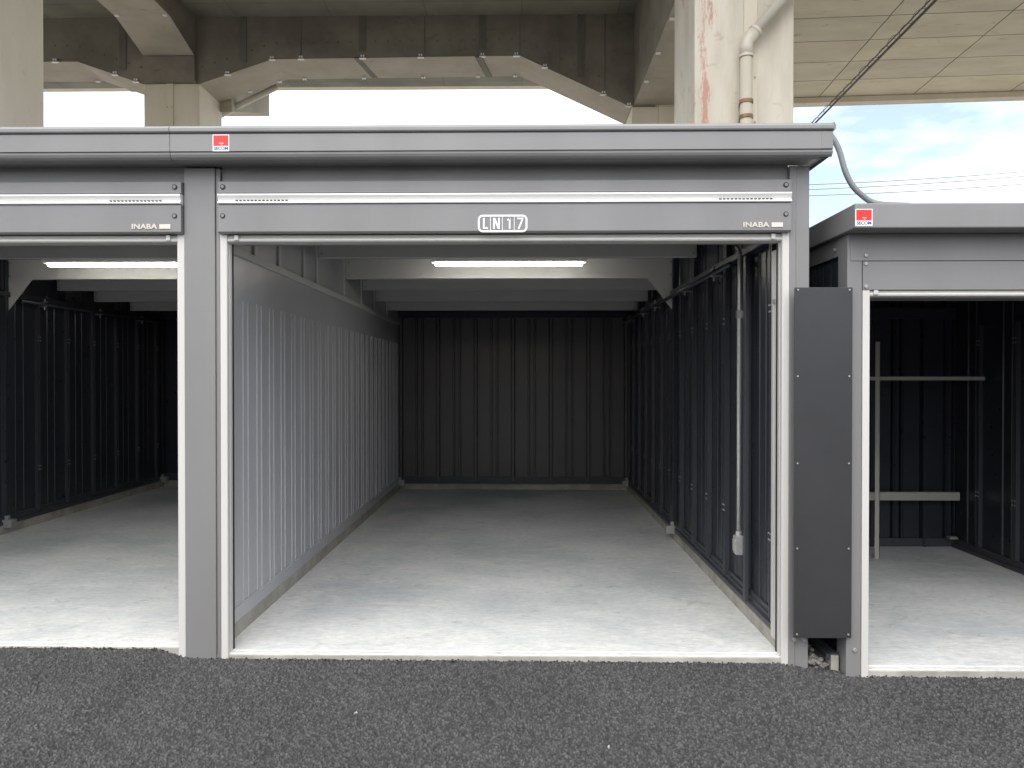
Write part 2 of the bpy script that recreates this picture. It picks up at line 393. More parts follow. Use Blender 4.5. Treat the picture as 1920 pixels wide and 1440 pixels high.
def asphalt():
    # finely displaced patch in view, coarse strips around it
    rng = np.random.default_rng(3)
    s = 0.0034
    xs = np.arange(-3.4, 3.4+s, s); ys = np.arange(2.35, 3.99, s)
    X, Y = np.meshgrid(xs, ys)
    def cell(X, Y, c, seed):
        r = np.random.default_rng(seed)
        gx = np.floor(X/c).astype(int); gy = np.floor(Y/c).astype(int)
        ox, oy = gx.min()-2, gy.min()-2
        W, H = gx.max()-ox+4, gy.max()-oy+4
        jx = r.random((H, W)); jy = r.random((H, W)); hh = r.random((H, W))
        best = np.full(X.shape, 9.0); sec = np.full(X.shape, 9.0); hb = np.zeros(X.shape)
        for a in (-1, 0, 1):
            for b in (-1, 0, 1):
                ix = gx+a-ox; iy = gy+b-oy
                d = ((gx+a+jx[iy, ix])*c-X)**2 + ((gy+b+jy[iy, ix])*c-Y)**2
                d = np.sqrt(d)/c
                m = d < best
                sec = np.where(m, best, np.minimum(sec, d))
                best = np.where(m, d, best); hb = np.where(m, hh[iy, ix], hb)
        return best, sec-best, hb
    wx = .0022*np.sin(X*430+3*np.sin(Y*290)) + .0016*np.sin(Y*710+X*190)
    wy = .0022*np.sin(Y*390+3*np.sin(X*330)) + .0016*np.sin(X*650-Y*240)
    d, e, hb = cell(X+wx*.8, Y+wy*.8, 0.0112, 5)
    d2, e2, hb2 = cell(X, Y, 0.034, 6)
    stone = np.sqrt(np.clip(e/0.55, 0, 1))
    Z = gh(X) - .004 + 0.0095*stone*(0.45+.9*hb)*1.1 + 0.003*(hb2-.5)
    Z += rng.normal(0, .0006, Z.shape)
    ny, nx = X.shape
    co = np.stack([X, Y, Z], -1).reshape(-1, 3).astype('f')
    idx = np.arange(nx*ny).reshape(ny, nx)
    q = np.stack([idx[:-1, :-1], idx[:-1, 1:], idx[1:, 1:], idx[1:, :-1]], -1).reshape(-1, 4).astype('i')
    # coarse border strips
    ex = []
    def strip(x0, x1, y0, y1):
        base = len(co) + len(ex)
        n = 30; xx = np.linspace(x0, x1, n)
        for yy in (y0, y1):
            for a in xx: ex.append((a, yy, float(gh(np.array(a)))-.001))
        return [(base+i, base+i+1, base+i+1+n, base+i+n) for i in range(n-1)]
    eq = []
    eq += strip(-40, 40, -40, 2.35)
    eq += strip(-40, -3.4, 2.35, 3.99); eq += strip(3.4, 40, 2.35, 3.99)
    co = np.concatenate([co, np.array(ex, 'f')]); q = np.concatenate([q, np.array(eq, 'i')])
    me = bpy.data.meshes.new('asphalt_road')
    me.vertices.add(len(co)); me.vertices.foreach_set('co', co.ravel())
    me.loops.add(q.size); me.loops.foreach_set('vertex_index', q.ravel())
    me.polygons.add(len(q)); me.polygons.foreach_set('loop_start', np.arange(0, q.size, 4, dtype='i'))
    me.update(calc_edges=True); me.validate()
    at = me.attributes.new('stone_tone', 'FLOAT', 'POINT')
    tone = np.clip(stone, 0, 1)**0.9 * (0.36 + 0.58*hb**1.2)
    tone = np.where(hb > .99995, 1.9, tone)
    val = np.full(len(me.vertices), .55, 'f'); val[:tone.size] = tone.ravel()
    at.data.foreach_set('value', val)
    me.materials.append(M['asphalt'])
    o = bpy.data.objects.new('asphalt_road', me); COL.objects.link(o)
    tag(o, kind='structure')
asphalt()

# ------------------------------------------------------------------ garages
YF = 3.907
FASCIA = [(3.93,2.622),(3.80,2.616),(3.775,2.619),(3.762,2.628),(3.756,2.640),(3.755,2.648),(3.762,2.650),(3.762,2.654),(3.753,2.656),
          (3.753,2.742),(3.760,2.744),(3.760,2.748),(3.747,2.750),(3.743,2.756),(3.743,2.770),(3.749,2.781),(3.762,2.787),(3.93,2.787)]

def ribbed(x, sgn, y0, y1, ribs, z0, z1, width=0.012, dep=0.007, base=None):
    """side wall running along y at x; ribs = y centres; sgn = side (+1/-1) the ribs stand out to"""
    pts = [(x, y0)]
    for c in ribs:
        if y0+width < c < y1-width:
            pts += [(x, c-width), (x+sgn*dep, c-width*.45), (x+sgn*dep, c+width*.45), (x, c+width)]
    pts.append((x, y1))
    return MB().sheet(pts, z0, z1)

def back_profile(xa, xb, y, seam0, pitch, sgn=-1):
    pts = [(xa, y)]
    k = math.floor((xa-seam0)/pitch)
    feats = []
    while seam0+k*pitch < xb+pitch:
        s = seam0+k*pitch
        feats.append((s, .022, .038)); feats.append((s+pitch*.42, .009, .020)); feats.append((s+pitch*.58, .009, .020))
        k += 1
    for c, w_, d_ in feats:
        if xa+w_+.02 < c < xb-w_-.02:
            pts += [(c-w_-.012, y), (c-w_-.010, y-sgn*.018), (c-w_-.001, y-sgn*.018), (c-w_, y), (c-w_*.6, y+sgn*d_), (c+w_*.6, y+sgn*d_), (c+w_, y), (c+w_+.001, y-sgn*.018), (c+w_+.010, y-sgn*.018), (c+w_+.012, y)]
    pts.append((xb, y))
    return pts

def stud(x, sgn, y, z0, z1, parent, levels):
    """dark C-section standing against a side wall, with its pairs of bolts"""
    a, b_ = (x, x+sgn*.034)
    pl = [(a, y-.022), (b_, y-.022), (b_, y-.006), (b_-sgn*.012, y-.006), (b_-sgn*.012, y+.006), (b_, y+.006), (b_, y+.022), (a, y+.022)]
    s = MB().prism(pl, 'z', z0, z1).build('stud', M['stud'], parent)
    for zz in levels:
        bb = MB()
        for dz in (0, .035):
            for dy in (-.014, .014):
                c = Vector((b_, y+dy, zz+dz))
                bb.tube([c, c+Vector((sgn*.005, 0, 0))], .006, 6)
        bb.each('bolt', M['galv'], s)
    return s

def beam(x0, x1, y, z, h, parent, name='roof_beam'):
    m = MB()
    # C-section purlin open to the rear
    m.prism([(y,z),(y+.06,z),(y+.06,z+.02),(y+.055,z+.02),(y+.055,z+.005),(y+.005,z+.005),(y+.005,z+h-.005),(y+.06,z+h-.005),(y+.06,z+h),(y,z+h)], 'x', x0, x1)
    return m.build(name, M['grey_in'], parent)

def header(x0, x1, parent, names_x, slots, bolts):
    # recessed band under the eaves
    MB().box(x0, x1, 3.925, 3.96, 2.538, 2.64).build('eaves_panel', M['grey'], parent, .002)
    case = MB()
    case.prism([(3.872,2.266),(3.868,2.270),(3.868,2.411),(3.876,2.413),(3.90,2.413),(3.90,2.469),(3.876,2.470),(3.870,2.473),(3.870,2.531),(3.874,2.535),(4.24,2.535),(4.24,2.262),(3.876,2.262)], 'x', x0+.002, x1-.002)
    c = case.build('shutter_case', M['grey'], parent)
    tr = MB().prism([(3.90,2.4145),(3.862,2.4145),(3.858,2.418),(3.858,2.424),(3.866,2.428),(3.868,2.432),(3.864,2.445),(3.858,2.458),(3.858,2.464),(3.864,2.4675),(3.90,2.4675)], 'x', x0+.002, x1-.002)
    t_ = tr.build('silver_trim', M['alu'], c)
    sl = MB()
    for s0 in slots:
        for i in range(14):
            a = s0 + i*.0202
            sl.box(a, a+.012, 3.8585, 3.8655, 2.4285, 2.4325)
    sl.each('vent_slot', M['black'], t_)
    for bx in bolts:
        for bz in (2.504, 2.352):
            rr = MB().tube([(bx,3.8705,bz),(bx,3.866,bz)], .0135, 20).build('bolt_recess', M['black'], c)
            MB().tube([(bx,3.868,bz),(bx,3.862,bz)], .0095, 6).build('bolt_head', M['grey'], rr, .001)
    # shutter bottom bar, rounded
    bar = MB().prism([(3.915,2.258),(3.915,2.246),(3.909,2.242),(3.905,2.236),(3.905,2.229),(3.910,2.223),(3.93,2.221),(3.99,2.221),(3.99,2.258)], 'x', x0+.035, x1-.035)
    br = bar.build('shutter_bottom_bar', M['white'], parent)
    for a in (x0+.075, x1-.095):
        MB().box(a, a+.022, 3.895, 3.93, 2.228, 2.258).build('stopper', M['white'], br, .003)
    if names_x:
        a = names_x
        text_part('maker_lettering', 'INABA', M['letter'], c, a, 3.868, 2.284, .135, .027, .004, bold=.022)
        MB().box(a+.146, a+.205, 3.864, 3.869, 2.284, 2.308).build('maker_plate', M['letter'], c, .001)
    return c

def rail(x0, x1, sgn, parent, zb, zt=2.262):
    """door guide rail: front face x0..x1, inner face turned to sgn"""
    xi = x1 if sgn > 0 else x0
    xo = x0 if sgn > 0 else x1
    pl = [(xo, 3.902), (xi-sgn*.003, 3.900), (xi, 3.903), (xi, 3.925), (xi-sgn*.004, 3.927), (xi-sgn*.004, 3.940), (xi, 3.942), (xi, 3.968), (xo, 3.968)]
    r_ = MB().prism(pl, 'z', zb, zt).build('guide_rail', M['white'], parent)
    MB().box(min(xi-sgn*.03, xi+sgn*.004), max(xi-sgn*.03, xi+sgn*.004), 3.969, 3.982, zb+.03, zt).build('gap_shade_strip', M['black'], r_)  # black strip stands in for the dark shaded gap behind the rail
    return r_

def conduit(pts, r, parent, name='conduit', clamps=(), sgn=1, wall=0):
    o = MB().tube(pts, r, 12).build(name, M['stud'] if name != 'conduit' else M['galv'], parent, smooth=True)
    for (x, y, z) in clamps:
        m = MB().box(min(x-r*1.6, wall), max(x+r*1.6, wall), y-.008, y+.008, z-.004, z+.004)
        m.box(x-r*1.5, x+r*1.5, y-.010, y+.010, z-r*1.6, z-r*1.2).box(x-.004, x+.004, y-.006, y+.006, z-.045, z-r)
        m.box(x-.004, x+.004, y-.006, y+.006, z+r, z+.035)
        m.build('clamp', M['galv'], o)
    return o

def arc(c, r, a0, a1, ax1, ax2, n=8):
    c, ax1, ax2 = Vector(c), Vector(ax1), Vector(ax2)
    return [c + ax1*r*math.cos(a0+(a1-a0)*i/n) + ax2*r*math.sin(a0+(a1-a0)*i/n) for i in range(n+1)]

BEAMS = [(5.85, 2.457, .15), (6.76, 2.412, .18), (7.48, 2.395, .13), (8.13, 2.349, .13), (8.88, 2.317, .13)]
YB = 9.72           # inner back wall
roofz = lambda y: 2.66 - .045*(y-5.0)

def lamp(x0, x1, y, z, label):
    t_ = thing('ceiling_lamp', label, 'ceiling lamp', ((x0+x1)/2, y, z), 'tube lamps in the garages')
    MB().prism([(y-.035,z+.062),(y-.035,z+.028),(y-.012,z+.020),(y+.060,z+.020),(y+.085,z+.028),(y+.085,z+.062)], 'x', x0, x1).build('housing', M['lampbody'], t_, .003)
    MB().prism([(y-.008,z+.019),(y-.010,z+.006),(y-.002,z-.003),(y+.045,z-.003),(y+.055,z+.006),(y+.052,z+.019)], 'x', x0+.035, x1-.035).build('diffuser', M['lamp'], t_)
    for xx in (x0+.25, x1-.25):
        MB().box(xx-.01, xx+.01, y+.01, y+.04, z+.062, z+.30).build('hanger', M['grey_in'], t_)
    return t_

def bay(root, xl, xr, zf, gusset, seam_phase):
    """interior shared by both bays; gusset = +1 (right wall is the dark framed wall) or -1"""
    zc = zf + .08
    # slab with lower front lip
    MB().prism([(3.915,zf-.006),(3.918,zf-.003),(3.955,zf-.003),(3.957,zf),(9.98,zf),(9.98,-.30),(3.915,-.30)], 'x', xl-.02, xr+.02).build('floor_slab', concrete_floor(xl, xr), root)
    MB().box(xl-.018, xr+.018, 3.906, 3.9145, -.2, zf-.009).build('slab_edge', M['curb'], root, .003)
    # curbs
    MB().box(xl-.08, xl, 3.99, YB+.1, zf-.02, zc).build('curb', M['curb'], root, .004)
    MB().box(xr, xr+.08, 3.99, YB+.1, zf-.02, zc).build('curb', M['curb'], root, .004)
    MB().box(xl, xr, YB, YB+.1, zf-.02, zc).build('curb', M['curb'], root, .004)
    # back wall
    s0 = -1.11 if gusset > 0 else -1.11-3.16
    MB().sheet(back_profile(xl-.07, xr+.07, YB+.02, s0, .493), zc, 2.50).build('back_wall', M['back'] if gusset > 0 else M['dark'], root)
    b_ = MB().box(xl-.02, xr+.02, YB-.03, YB+.015, zc, zc+.035).box(xl-.02, xr+.02, YB-.012, YB+.014, zc+.035, zc+.085)
    b_.build('base_channel', M['stud'], root)
    MB().box(xl-.02, xr+.02, YB-.05, YB-.008, 2.285, 2.42).build('top_channel', M['dark'], root, .003)
    # dark framed side wall
    x = xr if gusset > 0 else xl
    s = -gusset
    ph = seam_phase
    ys = [ph+.47*i for i in range(-3, 12) if 4.03 < ph+.47*i < YB-.05]
    ribs = []
    for y in ys: ribs += [y+.47*.38, y+.47*.62]
    ribbed(x+gusset*.035, s, 3.99, YB+.03, ribs, zc, roofz(4), .010, .006).build('side_wall', M['dark'], root)
    for y in ys:
        stud(x+gusset*.033, s, y, zc+.05, 2.30, root, (1.868, .604))
        # upper wall post above the rail
    for y in ys[::2]:
        MB().box(min(x, x+gusset*.033), max(x, x+gusset*.033), y-.05, y+.05, 2.31, roofz(y)).build('upper_post', M['stud'], root)
    # base channel with stepped lips, top rail
    MB().prism([(x+gusset*.034,zc),(x+s*.004,zc),(x+s*.004,zc+.030),(x+gusset*.012,zc+.034),(x+gusset*.012,zc+.058),(x+gusset*.022,zc+.062),(x+gusset*.022,zc+.09),(x+gusset*.034,zc+.09)], 'y', 3.99, YB-.03).build('base_channel', M['stud'], root)
    MB().box(min(x+s*.03,x+gusset*.033), max(x+s*.03,x+gusset*.033), 3.985, YB, 2.245, 2.292).build('top_rail', M['dark'], root, .006)
    # column and gusset of the main frame
    yb, zb, hb = BEAMS[1]
    MB().box(min(x+s*.012,x+gusset*.034), max(x+s*.012,x+gusset*.034), yb-.05, yb+.07, zc+.03, roofz(yb)).build('frame_column', M['dark'], root, .003)
    gx0 = x + s*.0
    gm = MB().prism([(gx0,zb+.0),(gx0+s*.235,zb),(gx0+s*.012,zb-.285),(gx0,zb-.285)] , 'y', yb-.004, yb)
    gm.build('gusset_plate', M['grey_in'], root)
    for (y, z, h) in BEAMS:
        xa, xb = (xl+.002, xr-.0)
        bm_ = beam(xa, xb, y, z, h, root)
        bb = MB()
        for xx in (xa+.025, xb-.025):
            for zz in (z+.03, z+h-.035):
                bb.tube([(xx,y,zz),(xx,y-.006,zz)], .009, 6)
        bb.each('bolt', M['galv'], bm_)
    # folded roof sheets above
    m = MB()
    n = 40; pts = []
    m.hexa([(xl-.1,3.9,roofz(3.9)+.05),(xr+.1,3.9,roofz(3.9)+.05),(xr+.1,9.95,roofz(9.95)+.05),(xl-.1,9.95,roofz(9.95)+.05),
            (xl-.1,3.9,roofz(3.9)+.06),(xr+.1,3.9,roofz(3.9)+.06),(xr+.1,9.95,roofz(9.95)+.06),(xl-.1,9.95,roofz(9.95)+.06)])
    for i in range(11):
        xx = xl + .15 + i*.27
        m.hexa([(xx,3.95,roofz(3.95)+.015),(xx+.1,3.95,roofz(3.95)+.015),(xx+.1,9.9,roofz(9.9)+.015),(xx,9.9,roofz(9.9)+.015),
                (xx,3.95,roofz(3.95)+.049),(xx+.1,3.95,roofz(3.95)+.049),(xx+.1,9.9,roofz(9.9)+.049),(xx,9.9,roofz(9.9)+.049)])
    m.build('roof_sheet', M['dark'], root)
    # anchor brackets on the curb
    for (bx, by) in ((x, 6.72), (x, YB-.06), ((xl if gusset > 0 else xr), YB-.06)):
        sg = -1 if bx == xr else 1
        MB().box(min(bx-sg*.01, bx+sg*.075), max(bx-sg*.01, bx+sg*.075), by-.04, by+.04, zc-.02, zc+.05).box(min(bx, bx+sg*.03), max(bx, bx+sg*.03), by-.02, by+.02, zc+.05, zc+.085).build('anchor_bracket', M['galv'], root, .004)

# ---- middle garage
G = thing('garage', 'middle grey garage with LN17 on its header, white ribbed left wall and tube lamp', 'garage', (-.1, YF, 0), 'steel storage garages with open shutters')
XL, XR = -1.62, 1.37
bay(G, XL, XR, .035, 1, 5.05)
f = MB().prism(FASCIA, 'x', -1.797, 1.5035)
fa = f.build('roof_fascia', M['grey'], G, smooth=False)
SHELL = FASCIA[2:17] + [(3.775,2.787)]
MB().prism(SHELL, 'x', 1.5037, 1.563).build('fascia_corner', M['grey'], fa, .004)
MB().prism([(1.5635,2.748),(1.572,2.750),(1.574,2.770),(1.566,2.787),(1.5635,2.787)], 'y', 3.747, 10.1).prism([(1.555,2.622),(1.563,2.63),(1.563,2.745),(1.555,2.745)], 'y', 3.776, 10.1).build('side_fascia', M['grey'], G)
MB().box(1.5037, 1.5545, 3.776, 10.1, 2.640, 2.66).build('side_soffit', M['wht'], G)
sf = MB()
for i in range(16): sf.box(1.512, 1.545, 3.81+i*.38, 3.835+i*.38, 2.628, 2.6395)
sf.each('eaves_bracket', M['stud'], G)
# shared left post and right post
MB().box(-1.793, -1.628, 3.895, 4.02, -.06, 2.612).box(-1.6275, -1.6035, 3.905, 4.02, -.06, 2.612).build('front_post', M['grey'], G, .004)
MB().box(1.3975, 1.431, 3.900, 3.99, -.08, 2.612).box(1.4315, 1.503, 3.906, 4.02, -.08, 2.612).build('front_post', M['grey'], G, .003)
header(-1.602, 1.397, G, 1.146, (-1.505, 1.02), (-1.575, 1.367))
rail(-1.6025, -1.566, 1, G, -.03)
rail(1.360, 1.3965, -1, G, -.05)
# inner guide strip at right with small catch
ig = MB().box(1.360, 1.368, 3.988, 4.066, .09, 2.19).box(1.3555, 1.3595, 4.020, 4.034, .09, 2.19).build('inner_guide', M['white'], G, .001)
MB().box(1.352, 1.372, 3.995, 4.03, 1.905, 1.925).build('catch', M['galv'], ig)
# right outer wall
MB().box(1.44, 1.498, 4.022, 10.0, -.08, 2.62).build('outer_wall', M['dark'], G)
# white partition wall
ribs = []
y = 4.29
while y < 9.7:
    ribs += [y, y+.078]; y += .2265
ribbed(XL-.012, 1, 3.99, YB+.02, ribs, .195, 1.95, .0042, .0052).build('partition_wall', M['wall_in'], G)
fr = MB().box(XL-.16, XL-.0125, 3.99, YB+.02, .116, 2.62)
fr.build('partition_core', M['wall_in'], G)
MB().box(XL-.0124, XL-.0112, 3.99, YB, 1.951, 2.188).build('upper_panel', M['wall_in'], G, .001)
MB().box(XL-.012, XL-.001, 3.99, YB, .116, .196).build('base_channel', M['wall_in'], G, .002)
MB().box(XL-.0122, XL+.004, 3.99, YB, 2.196, 2.242).build('top_rail', M['grey_in'], G, .002)
for yy in (4.45, 4.9, 5.45, 5.80, 6.70, 7.42, 8.08, 8.83):
    MB().box(XL-.012, XL+.002, yy, yy+.045, 2.243, roofz(yy)+.04).build('upper_post', M['grey_in'], G, .002)
bk = MB().box(XL-.004, XL+.008, 4.03, 4.06, .20, .28).build('corner_clip', M['wall_in'], G, .002)

LS = thing('number_sign', 'white framed number sign reading LN17 on the middle garage header', 'sign', (-.105, 3.868, 2.305))
def rr(x0, x1, z0, z1, r, n=6):
    P = []
    for (cx, cz, a) in ((x1-r,z1-r,0),(x0+r,z1-r,90),(x0+r,z0+r,180),(x1-r,z0+r,270)):
        for i in range(n+1):
            t_ = R(a+90*i/n); P.append((cx+r*math.cos(t_), cz+r*math.sin(t_)))
    return P
o_ = rr(-.234, .025, 2.258+.004, 2.353, .026); i_ = rr(-.224, .015, 2.272, 2.343, .016)
n = len(o_); m = MB()
vs = [(x,3.8675,z) for x,z in o_] + [(x,3.8675,z) for x,z in i_] + [(x,3.8655,z) for x,z in o_] + [(x,3.8655,z) for x,z in i_]
fs = []
for k in range(n):
    j = (k+1) % n
    fs += [(2*n+k,2*n+j,3*n+j,3*n+k), (k,n+k,n+j,j), (k,j,2*n+j,2*n+k), (n+k,3*n+k,3*n+j,n+j)]
m.add(vs, fs)
for xx in (-.1685, -.1062, -.0440): m.box(xx-.0015, xx+.0015, 3.8657, 3.8675, 2.2721, 2.3429)
m.build('frame', M['wht'], LS)
# hand-drawn condensed characters, each cell .062 wide
def stroke(pts, w_):
    m = MB()
    for (a, b_) in zip(pts[:-1], pts[1:]):
        a, b_ = Vector(a), Vector(b_); d = (b_-a).normalized(); nn = Vector((-d.y, d.x))*w_/2; e = d*w_*.0
        m.prism([tuple(a-e+nn), tuple(a-e-nn), tuple(b_+e-nn), tuple(b_+e+nn)], 'y', 3.8650, 3.8675)
    return m
zb_, zt_ = 2.279, 2.337; sw = .0085
def glyph(m_list):
    m = MB()
    for pts in m_list:
        s_ = stroke(pts, sw); m.add(s_.v, s_.f)
    m.build('character', M['wht'], LS)
x0 = -.203
glyph([[(x0,zt_),(x0,zb_)], [(x0+.004,zb_+.004),(x0+.0215,zb_+.004)]])
x0 = -.150
glyph([[(x0,zt_),(x0,zb_)], [(x0+.026,zt_),(x0+.026,zb_)]])
MB().prism([(x0-.004,zt_),(x0+.006,zt_),(x0+.030,zb_),(x0+.020,zb_)], 'y', 3.8646, 3.8675).build('character_stroke', M['wht'], LS)
x0 = -.068
glyph([[(x0,zt_),(x0,zb_)], [(x0-.012,zt_-.014),(x0,zt_-.002)]])
x0 = -.028
glyph([[(x0,zt_-.004),(x0+.032,zt_-.004)], [(x0+.028,zt_-.006),(x0+.007,zb_)]])

lamp(-.785, .545, 6.33, 2.468, 'lit white tube lamp under the roof beams of the middle garage')

# conduit run and outlet on the right wall of the middle garage
CT = thing('outlet_conduit', 'silver vertical conduit ending in a metal outlet box on the dark right wall', 'conduit', (1.335, 4.58, .47))
cp = MB().tube([(1.335,4.58,.53)] + [(1.335,4.58,2.26)] + arc((1.335,4.63,2.26), .05, math.pi, math.pi/2, (0,1,0), (0,0,1)), .0125, 14)
pipe = cp.build('vertical_pipe', M['steel'], CT, smooth=True)
MB().box(1.318, 1.37, 4.568, 4.592, 1.885, 1.90).box(1.318, 1.352, 4.562, 4.598, 1.870, 1.915).build('clamp', M['galv'], pipe)
MB().tube([(1.335,4.58,.530),(1.335,4.58,.555)], .019, 10).build('connector', M['steel'], CT)
bx = MB().box(1.314, 1.366, 4.552, 4.612, .412, .530).build('outlet_box', M['galv'], CT, .003)
MB().box(1.3075, 1.3135, 4.556, 4.608, .418, .524).build('cover_plate', M['steel'], bx, .001)
MB().box(1.3010, 1.3070, 4.565, 4.600, .438, .504).build('socket', M['shelf'], bx, .002)
MB().box(1.345, 1.369, 4.49, 4.53, .145, 2.24).build('backing_channel', M['stud'], CT, .002)

def wall_pipe(x, wall, y0, y1, z, label, ck, hook):
    t_ = thing('ceiling_conduit', label, 'conduit', (x, y0, z), 'conduits along the wall tops')
    o = MB().tube([(x,y0,z),(x,y1,z)] + arc((x,y1,z+.05), .05, -math.pi/2, 0, (0,1,0), (0,0,1)), .016, 12).build('pipe', M['dark'], t_, smooth=True)
    for yy in ck:
        m = MB().box(min(x-.022,wall), max(x+.022,wall), yy-.008, yy+.008, z-.024, z-.018).box(x-.006, x+.006, yy-.006, yy+.006, z-.055, z-.024)
        m.box(x-.006, x+.006, yy-.006, yy+.006, z+.02, z+.05).box(x-.024,x+.024,yy-.008,yy+.008,z+.018,z+.024)
        m.build('clamp', M['galv'], t_)
wall_pipe(1.30, 1.36, 4.66, 9.45, 2.215, 'dark horizontal conduit along the top of the middle garage right wall', (5.05, 5.95, 7.3, 8.0, 9.0), 1)

# ---- left garage
G2 = thing('garage', 'left grey garage with black walls inside, cut off by the picture edge', 'garage', (-3.3, YF, .05), 'steel storage garages with open shutters')
bay(G2, -4.75, -1.79, .072, -1, 7.20)
MB().prism(FASCIA, 'x', -5.0, -1.800).build('roof_fascia', M['grey'], G2)
MB().box(-4.86, -4.70, 3.895, 4.02, -.02, 2.612).build('front_post', M['grey'], G2, .004)
header(-4.70, -1.7945, G2, -2.055, (-2.17, -4.5), (-1.829, -4.66))
rail(-1.832, -1.7945, -1, G2, 0.0)
rail(-4.70, -4.665, 1, G2, 0.02)
MB().box(-4.86, -4.80, 4.022, 10.0, -.02, 2.62).build('outer_wall', M['dark'], G2)
lamp(-4.13, -2.6, 6.33, 2.468, 'lit white tube lamp under the roof beams of the left garage')
wall_pipe(-4.69, -4.75, 6.86, 9.5, 2.225, 'dark horizontal conduit along the far wall of the left garage', (7.2, 8.15, 9.05), -1)

# ---- right garage (lower and shorter)
G3 = thing('garage', 'lower grey garage at the right with a shelf frame standing inside', 'garage', (3.0, 3.87, -.05), 'steel storage garages with open shutters')
zf3 = -.015
RY = 3.87; RB = 6.70; RX0, RX1 = 1.85, 3.86
MB().prism([(RY+.012,zf3-.010),(RY+.014,zf3-.006),(RY+.05,zf3-.006),(RY+.052,zf3),(RB+.15,zf3),(RB+.15,-.3),(RY+.012,-.3)], 'x', 1.78, 4.2).build('floor_slab', concrete_floor(1.8, 3.86, 3.9), G3)
MB().box(1.80, 4.2, RY+.003, RY+.0115, -.25, zf3-.012).build('slab_edge', M['curb'], G3, .003)
MB().box(1.655, 4.4, 3.715, 7.0, 2.248, 2.372).build('roof_fascia', M['grey'], G3, .006)
MB().box(1.70, 4.3, 3.862, 3.90, 2.108, 2.247).build('upper_header', M['grey'], G3, .002)
MB().box(1.7625, 4.3, 3.860, 3.90, 1.957, 2.105).build('lower_header', M['grey'], G3, .002)
MB().box(1.684, 1.7615, 3.866, 3.98, -.12, 2.247).build('front_post', M['grey'], G3, .003)
MB().box(3.95, 4.1, 3.866, 3.98, -.12, 2.1).build('front_post', M['grey'], G3, .003)
bb = MB()
for (xx, zz) in ((1.777, 2.135), (1.777, 2.092), (1.777, 1.975)):
    MB().tube([(xx,3.863,zz),(xx,3.854,zz)], .010, 8).build('bolt', M['galv'], G3, .002)
MB().tube([(1.728,3.867,.085),(1.728,3.858,.085)], .011, 8).build('bolt', M['galv'], G3, .002)
pl = [(1.7625,3.862),(1.797,3.862),(1.800,3.865),(1.800,3.885),(1.797,3.887),(1.797,3.90),(1.800,3.902),(1.800,3.93),(1.7625,3.93)]
MB().prism(pl, 'z', -.12, 1.955).build('guide_rail', M['white'], G3)
b3 = MB().prism([(3.875,1.955),(3.875,1.945),(3.869,1.941),(3.866,1.935),(3.868,1.928),(3.875,1.924),(3.95,1.924),(3.95,1.955)], 'x', 1.80, 4.2).build('shutter_bottom_bar', M['white'], G3)
MB().box(1.818, 1.842, 3.858, 3.88, 1.932, 1.955).build('stopper', M['white'], b3, .003)
MB().box(1.80, 4.2, 3.95, 4.2, 1.935, 2.24).build('shutter_case', M['grey'], G3)
# outer left side
y = 4.02; ribs = []
while y < 6.9: ribs += [y]; y += .10
ribbed(1.704, -1, 3.981, 6.95, ribs, -.1, 2.20, .012, .004).build('outer_side_wall', M['dark'], G3)
MB().box(1.686, 1.710, 3.981, 6.95, 2.150, 2.2475).build('side_trim', M['grey'], G3, .002)
MB().tube([(1.6865,4.02,2.19),(1.677,4.02,2.19)], .010, 8).build('bolt', M['galv'], G3)
# inside
ribsb = back_profile(RX0-.08, RX1+.08, RB+.02, 2.20, .47)
MB().sheet(ribsb, zf3, 2.2).build('back_wall', M['dark'], G3)
MB().box(RX0-.02, RX1+.02, RB-.012, RB+.012, zf3+.002, zf3+.075).build('base_channel', M['stud'], G3, .003)
ys = [4.35+.47*i for i in range(5)]
ribs = []
for y in ys: ribs += [y+.47*.38, y+.47*.62]
ribbed(RX1+.035, -1, 3.94, RB+.04, ribs, zf3, 2.2, .012, .01).build('side_wall', M['dark'], G3)
ribbed(RX0-.035, 1, 3.94, RB+.04, ribs, zf3, 2.2, .012, .01).build('side_wall', M['dark'], G3)
for y in ys: stud(RX1+.033, -1, y+.1, zf3+.08, 1.95, G3, (1.78, .50))
MB().prism([(RX1+.034,zf3+.002),(RX1-.01,zf3+.002),(RX1-.01,zf3+.03),(RX1+.01,zf3+.034),(RX1+.01,zf3+.08),(RX1+.034,zf3+.08)], 'y', 3.95, RB-.013).build('base_channel', M['stud'], G3)
MB().box(RX0-.05, RX1+.05, 4.2, RB+.05, 2.20, 2.22).build('roof_sheet', M['dark'], G3)
MB().box(RX0, RX1, RB-.05, RB-.013, 2.03, 2.13).build('top_channel', M['dark'], G3, .003)
MB().box(RX1-.06, RX1+.01, RB-.08, RB-.02, zf3+.081, zf3+.10).build('anchor_bracket', M['galv'], G3)

SH = thing('shelf_frame', 'bare grey steel shelf frame against the back of the right garage', 'shelf', (2.98, 6.25, zf3))
MB().box(2.960, 3.000, 6.25, 6.254, zf3, 1.805).box(2.996, 3.000, 6.25, 6.285, zf3, 1.805).build('upright', M['shelf'], SH)
MB().box(1.92, 1.96, 6.25, 6.285, zf3, 1.805).build('upright', M['shelf'], SH)
MB().box(1.90, 3.865, 6.240, 6.246, 1.482, 1.512).box(1.90, 3.865, 6.2461, 6.27, 1.506, 1.512).build('shelf_bar', M['shelf'], SH)
MB().box(1.90, 3.858, 6.575, 6.58, .420, .492).box(1.90, 3.858, 6.5801, 6.61, .487, .492).build('shelf_bar', M['shelf'], SH)

